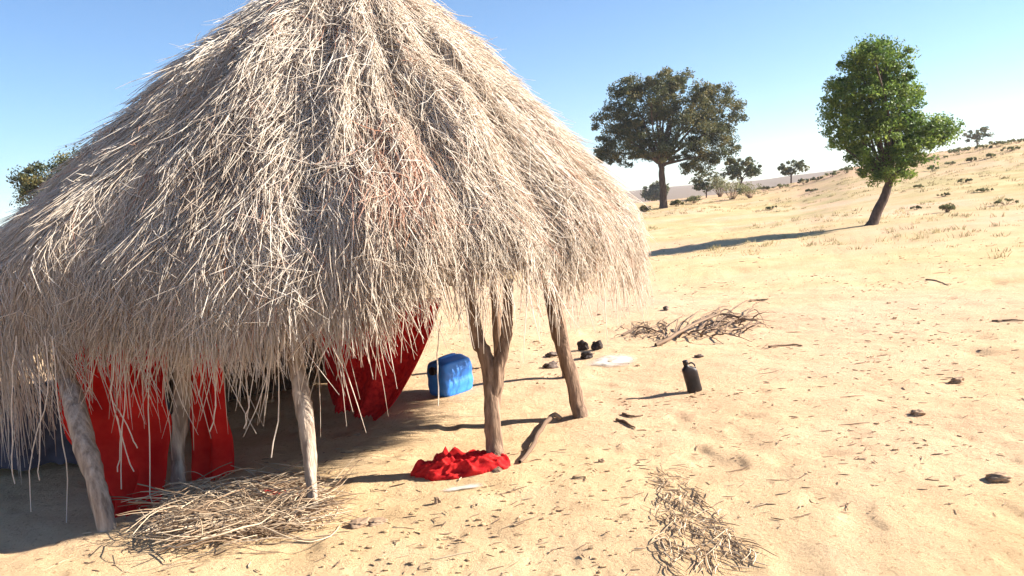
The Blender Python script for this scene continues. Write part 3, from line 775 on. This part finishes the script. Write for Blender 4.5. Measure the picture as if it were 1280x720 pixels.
# ------------------------------------------------------------------ TREES
def leaf_cloud(centres, sizes, per, leaf, flat=.0):
    """leaf-sized quads spread through clumps"""
    n = len(centres)*per
    c = np.repeat(np.array(centres), per, 0); s_ = np.repeat(np.array(sizes), per)
    d = rng.normal(size=(n, 3)); d /= np.linalg.norm(d, axis=1, keepdims=True)
    p = c+d*(s_*rng.random(n)**.5)[:, None]*np.array([1.15, 1.15, .8])
    a = rng.normal(size=(n, 3)); a /= np.linalg.norm(a, axis=1, keepdims=True)
    a[:, 2] *= (1-flat)
    b = np.cross(a, rng.normal(size=(n, 3))); b /= np.linalg.norm(b, axis=1, keepdims=True)
    w = leaf*rng.uniform(.6, 1.3, n)[:, None]
    A = a*w; B = b*w*.5
    V = np.stack([p-A, p+B*.9, p+A, p-B*.9], 1)
    Fc = np.arange(n*4).reshape(n, 4)
    tn = np.clip(np.repeat(np.repeat(rng.random(len(centres)), per)*.55+rng.random(n)*.45, 4), 0, 1)
    return V.reshape(-1, 3), Fc, tn
def tree(name, base_px, Y, trunk_px, blobs, nclump, per, leaf, mat, label, cat='tree', group=None, bark='bark_dark', r0=None, shell=.55, csize=.5, base=None, limbs=26, dmin=.0):
    """blobs: (px, py, rx_px, ry_px, weight) measured in the photo at the tree's depth"""
    if base is None: base = ground(*base_px)
    Y = base.y; k = Y/F*math.hypot(1, base.x/Y)
    root = empty(name, base); tag(root, label, cat, group)
    cents = []; sizes = []
    W = sum(b[4] for b in blobs)
    for (px, py, rx, ry, w) in blobs:
        c = at(px, py, Y)
        for i in range(int(nclump*w/W)):
            d = rng.normal(size=3); d /= np.linalg.norm(d)
            rad = shell+(1.08-shell)*rng.random() if rng.random() < .8 else rng.random()**.5
            q = np.array([d[0]*rx*k*rad, d[1]*(rx*k)*.92*rad, d[2]*ry*k*rad])
            cents.append(np.array(c)+q); sizes.append(csize*rng.uniform(.3, 1.15)*(1 if rad < 1 else .55))
    V, Fc, tn = leaf_cloud(cents, sizes, per, leaf)
    V = V-np.array(base)
    mesh_obj('crown', V, Fc, M[mat], root, False, tn)
    tp = [base-Vector((0, 0, .12))]+[at(a, b, Y) for a, b in trunk_px]
    r0 = r0 or .15
    lines = [smooth_line(tp, list(np.linspace(r0, r0*.62, len(tp))), 14, r0*.06)]
    lines[0][1][0] *= 1.35; lines[0][1][1] *= 1.12
    top = tp[-1]
    for i in range(limbs):
        e = Vector(cents[int(rng.integers(len(cents)))]); st = tp[-1].lerp(tp[-2], random.random()*.5)
        mid = st.lerp(e, .5)+Vector((random.gauss(0, .1), random.gauss(0, .1), random.uniform(0, .25)))*(e-st).length*.3
        lines.append(smooth_line([st, mid, e], [r0*.42, r0*.2, r0*.05], 8, r0*.08))
    lines = [([q-base for q in p], r) for p, r in lines]
    V, Fc = tube_list(lines, 8); V = V+rng.normal(size=V.shape)*r0*.02
    mesh_obj('trunk', V, Fc, M[bark], root)
    return root
# big tree on the left
tree('tree', (829, 260), None, [(829, 240), (827, 218), (826, 200)],
     [(800, 130, 42, 30, 3), (850, 125, 46, 34, 3.4), (768, 150, 28, 22, 1.6), (898, 145, 32, 36, 2.6), (782, 180, 34, 24, 2), (845, 165, 58, 34, 4), (890, 182, 36, 26, 2), (822, 188, 34, 16, 1.1), (760, 190, 16, 14, .6), (868, 205, 24, 12, .7), (832, 104, 30, 14, 1.2), (780, 112, 22, 12, .7)],
     640, 130, .078, 'leaf_a', 'broad dark olive tree with a thick upright trunk, left one of the two big trees', r0=.27, csize=.55)
# right tree, leaning trunk
tree('tree', (1087, 281), None, [(1098, 262), (1108, 240), (1112, 222)],
     [(1085, 84, 32, 26, 2.2), (1118, 84, 20, 24, 1.2), (1066, 118, 32, 28, 2.4), (1106, 128, 36, 34, 3), (1058, 156, 28, 26, 2), (1100, 178, 40, 32, 3.2), (1146, 164, 30, 20, 2), (1178, 163, 17, 14, .8), (1136, 120, 16, 14, .6), (1112, 212, 30, 16, 1.1), (1095, 62, 22, 12, .7), (1140, 185, 26, 18, 1.2)],
     560, 110, .042, 'leaf_b', 'tall bright green tree on a leaning trunk, right one of the two big trees', r0=.15, csize=.30)
tree('small_tree', (925, 243), None, [(926, 230), (928, 222)], [(928, 213, 20, 12, 3), (915, 216, 10, 8, 1), (941, 212, 9, 8, 1), (930, 204, 11, 6, 1)], 60, 45, .12, 'leaf_a',
     'small dark tree on the skyline between the two big trees, nearer the left one', r0=.10, csize=.38, limbs=10)
tree('small_tree', (989, 229), None, [(989, 224), (989, 217)], [(989, 208, 17, 8, 3), (980, 212, 8, 5, 1), (1000, 210, 9, 5, 1)], 42, 36, .12, 'leaf_a',
     'small sparse umbrella tree on the skyline midway between the two big trees', r0=.09, csize=.32, limbs=9)
tree('small_tree', (883, 247), None, [(883, 242), (884, 236)], [(884, 226, 18, 12, 3), (872, 230, 8, 8, 1)], 46, 36, .12, 'leaf_a',
     'low tree partly hidden under the right edge of the broad olive tree', r0=.07, csize=.4, limbs=8)
# distant round tree seen under the left tree's crown
pb = Vector(at(815, 250, 130)); pb.z = float(H(pb.x, pb.y))
tree('distant_tree', None, None, [(815, 246)], [(818, 240, 14, 9, 3), (826, 236, 10, 8, 2)], 60, 40, .3, 'leaf_a', 'hazy round tree far away behind the trunk of the broad olive tree', base=pb, r0=.2, csize=.8, limbs=6)
pb = on(-19.5, 30.5)
tree('tree', None, None, [(85, 285), (80, 250)], [(72, 222, 42, 20, 3), (105, 215, 40, 22, 2), (45, 228, 20, 12, 1), (110, 245, 60, 24, 3)], 190, 90, .06, 'leaf_a', 'green tree whose top shows above the shaded left slope of the straw roof', base=pb, r0=.14, csize=.4)

# shrubs
def shrub(px, py, wpx, hpx, mat, label, name='shrub', group=None, cat='shrub', nst=26, leaf=None):
    base = ground(px, py)
    if base is None: return None
    k = base.y/F*math.hypot(1, base.x/base.y); w = wpx*k/2; h = hpx*k
    root = empty(name, base); tag(root, label, cat, group)
    tips = []; lines = []
    for i in range(nst):
        a = random.uniform(0, 2*PI); rr = w*random.random()**.5*.9; hz = h*random.uniform(.45, .95)*(1-.35*(rr/w)**2)
        e = Vector((math.cos(a)*rr, math.sin(a)*rr, hz)); tips.append(e)
        lines.append(smooth_line([Vector((e.x*.15, e.y*.15, -.02)), e*.5+Vector((0, 0, h*.04)), e], [.012*h+.004, .008*h+.003, .002], 5, .01*h))
    V, Fc, tn = leaf_cloud([np.array(t) for t in tips], [h*.22]*len(tips), 22, leaf or max(.03, k*1.3))
    V[:, 2] = np.maximum(V[:, 2], .01)
    mesh_obj('foliage', V, Fc, M[mat], root, False, tn)
    V, Fc = tube_list(lines, 4); mesh_obj('stem', V, Fc, M['bark'], root)
    return root
shrub(915, 249, 46, 24, 'leaf_c', 'wide pale yellow green shrub right of the broad olive tree')
shrub(900, 246, 24, 26, 'leaf_c', 'tall pale shrub directly right of the low half hidden tree')
shrub(938, 247, 30, 18, 'leaf_c', 'pale shrub below the small dark skyline tree')
shrub(868, 254, 22, 10, 'leaf_c', 'low pale bush just right of the broad olive tree\'s trunk')
shrub(846, 258, 16, 8, 'leaf_a', 'small dark bush beside the trunk of the broad olive tree')
shrub(806, 266, 16, 10, 'leaf_a', 'dark bush beside the right edge of the straw roof')
shrub(1184, 265, 15, 9, 'leaf_c', 'yellow green bush on the slope right of the leaning tree')
GR = 'low shrubs along the sandy ridge'
for i, (a, b, w, h) in enumerate([(955, 238, 22, 5), (975, 236, 18, 6), (1005, 230, 18, 6), (1022, 226, 20, 6), (1040, 221, 18, 8), (1058, 217, 20, 8), (1152, 204, 16, 7), (1172, 200, 22, 6), (1200, 193, 26, 7), (1225, 188, 24, 9), (1248, 184, 26, 8), (1272, 179, 30, 7), (1262, 189, 22, 5), (1190, 206, 14, 5), (1240, 197, 16, 5), (1215, 202, 14, 5), (1166, 213, 12, 5), (1150, 235, 18, 6), (1180, 245, 14, 5), (1230, 240, 20, 6), (1258, 256, 20, 6), (1206, 228, 18, 4), (965, 262, 14, 4), (1015, 240, 14, 4), (1145, 262, 14, 4)]):
    shrub(a, b, w*random.uniform(.7, 1.3), h*random.uniform(.6, 1.2), 'leaf_a' if random.random() < .5 else 'leaf_c', 'low scrubby bush among many along the sandy ridge and slope', 'ridge_shrub', GR, 'shrub', 12)
pb = Vector(at(1222, 172, 110)); pb.z = float(H(pb.x, pb.y))
tree('distant_tree', None, None, [(1222, 176)], [(1222, 168, 14, 6, 3), (1216, 173, 9, 4, 1)], 24, 26, .22, 'leaf_a', 'faint bare looking tree beyond the ridge at the right', base=pb, r0=.12, csize=.5, limbs=8)

# ------------------------------------------------------------------ CAMERA, LIGHT, SKY
cam = bpy.data.cameras.new('camera'); co = bpy.data.objects.new('camera', cam); col.objects.link(co)
cam.sensor_width = 36; cam.lens = 36*F/1280; cam.clip_start = .05; cam.clip_end = 9000
co.matrix_world = Matrix.Translation(EYE) @ Matrix([list(r) for r in CM]).to_4x4()
scene.camera = co
AZ, EL = math.radians(88), math.radians(29)
sd = Vector((math.sin(AZ)*math.cos(EL), math.cos(AZ)*math.cos(EL), math.sin(EL)))
sl = bpy.data.lights.new('sun', 'SUN'); sl.energy = 5.0; sl.angle = math.radians(.5); sl.color = (1, .93, .82)
so = bpy.data.objects.new('sun', sl); col.objects.link(so); so.rotation_euler = sd.to_track_quat('Z', 'Y').to_euler(); so.location = (20, 10, 20)
w = bpy.data.worlds.new('World'); scene.world = w; w.use_nodes = True
nt = w.node_tree; bg = nt.nodes['Background']; sk = nt.nodes.new('ShaderNodeTexSky'); sk.sky_type = 'NISHITA'
sk.sun_disc = False; sk.sun_elevation = EL; sk.sun_rotation = AZ; sk.air_density = 1.0; sk.dust_density = .0; sk.ozone_density = 6.0; sk.altitude = 100
nt.links.new(sk.outputs[0], bg.inputs[0]); bg.inputs[1].default_value = .058
vs = scene.view_settings; vs.view_transform = 'Standard'; vs.look = 'None'; vs.gamma = 1; vs.exposure = 1.76; vs.use_curve_mapping = False
scene.cycles.max_bounces = 8; scene.cycles.diffuse_bounces = 4

# the dusty air
V = []; Fs = []; box(V, Fs, -900, 900, -900, 900, -30, 40)
hm = bpy.data.materials.new('haze'); hm.use_nodes = True; nt = hm.node_tree; nt.nodes.remove(nt.nodes['Principled BSDF'])
pv = nt.nodes.new('ShaderNodeVolumePrincipled'); pv.inputs['Color'].default_value = (.93, .95, 1, 1); pv.inputs['Density'].default_value = .0004; pv.inputs['Anisotropy'].default_value = .2
nt.links.new(pv.outputs[0], nt.nodes['Material Output'].inputs['Volume'])
hz = mesh_obj('haze', V, Fs, hm, None, False); tag(hz, 'pale dusty air', None, None, 'stuff')
print('ground z', GZ.min(), GZ.max())
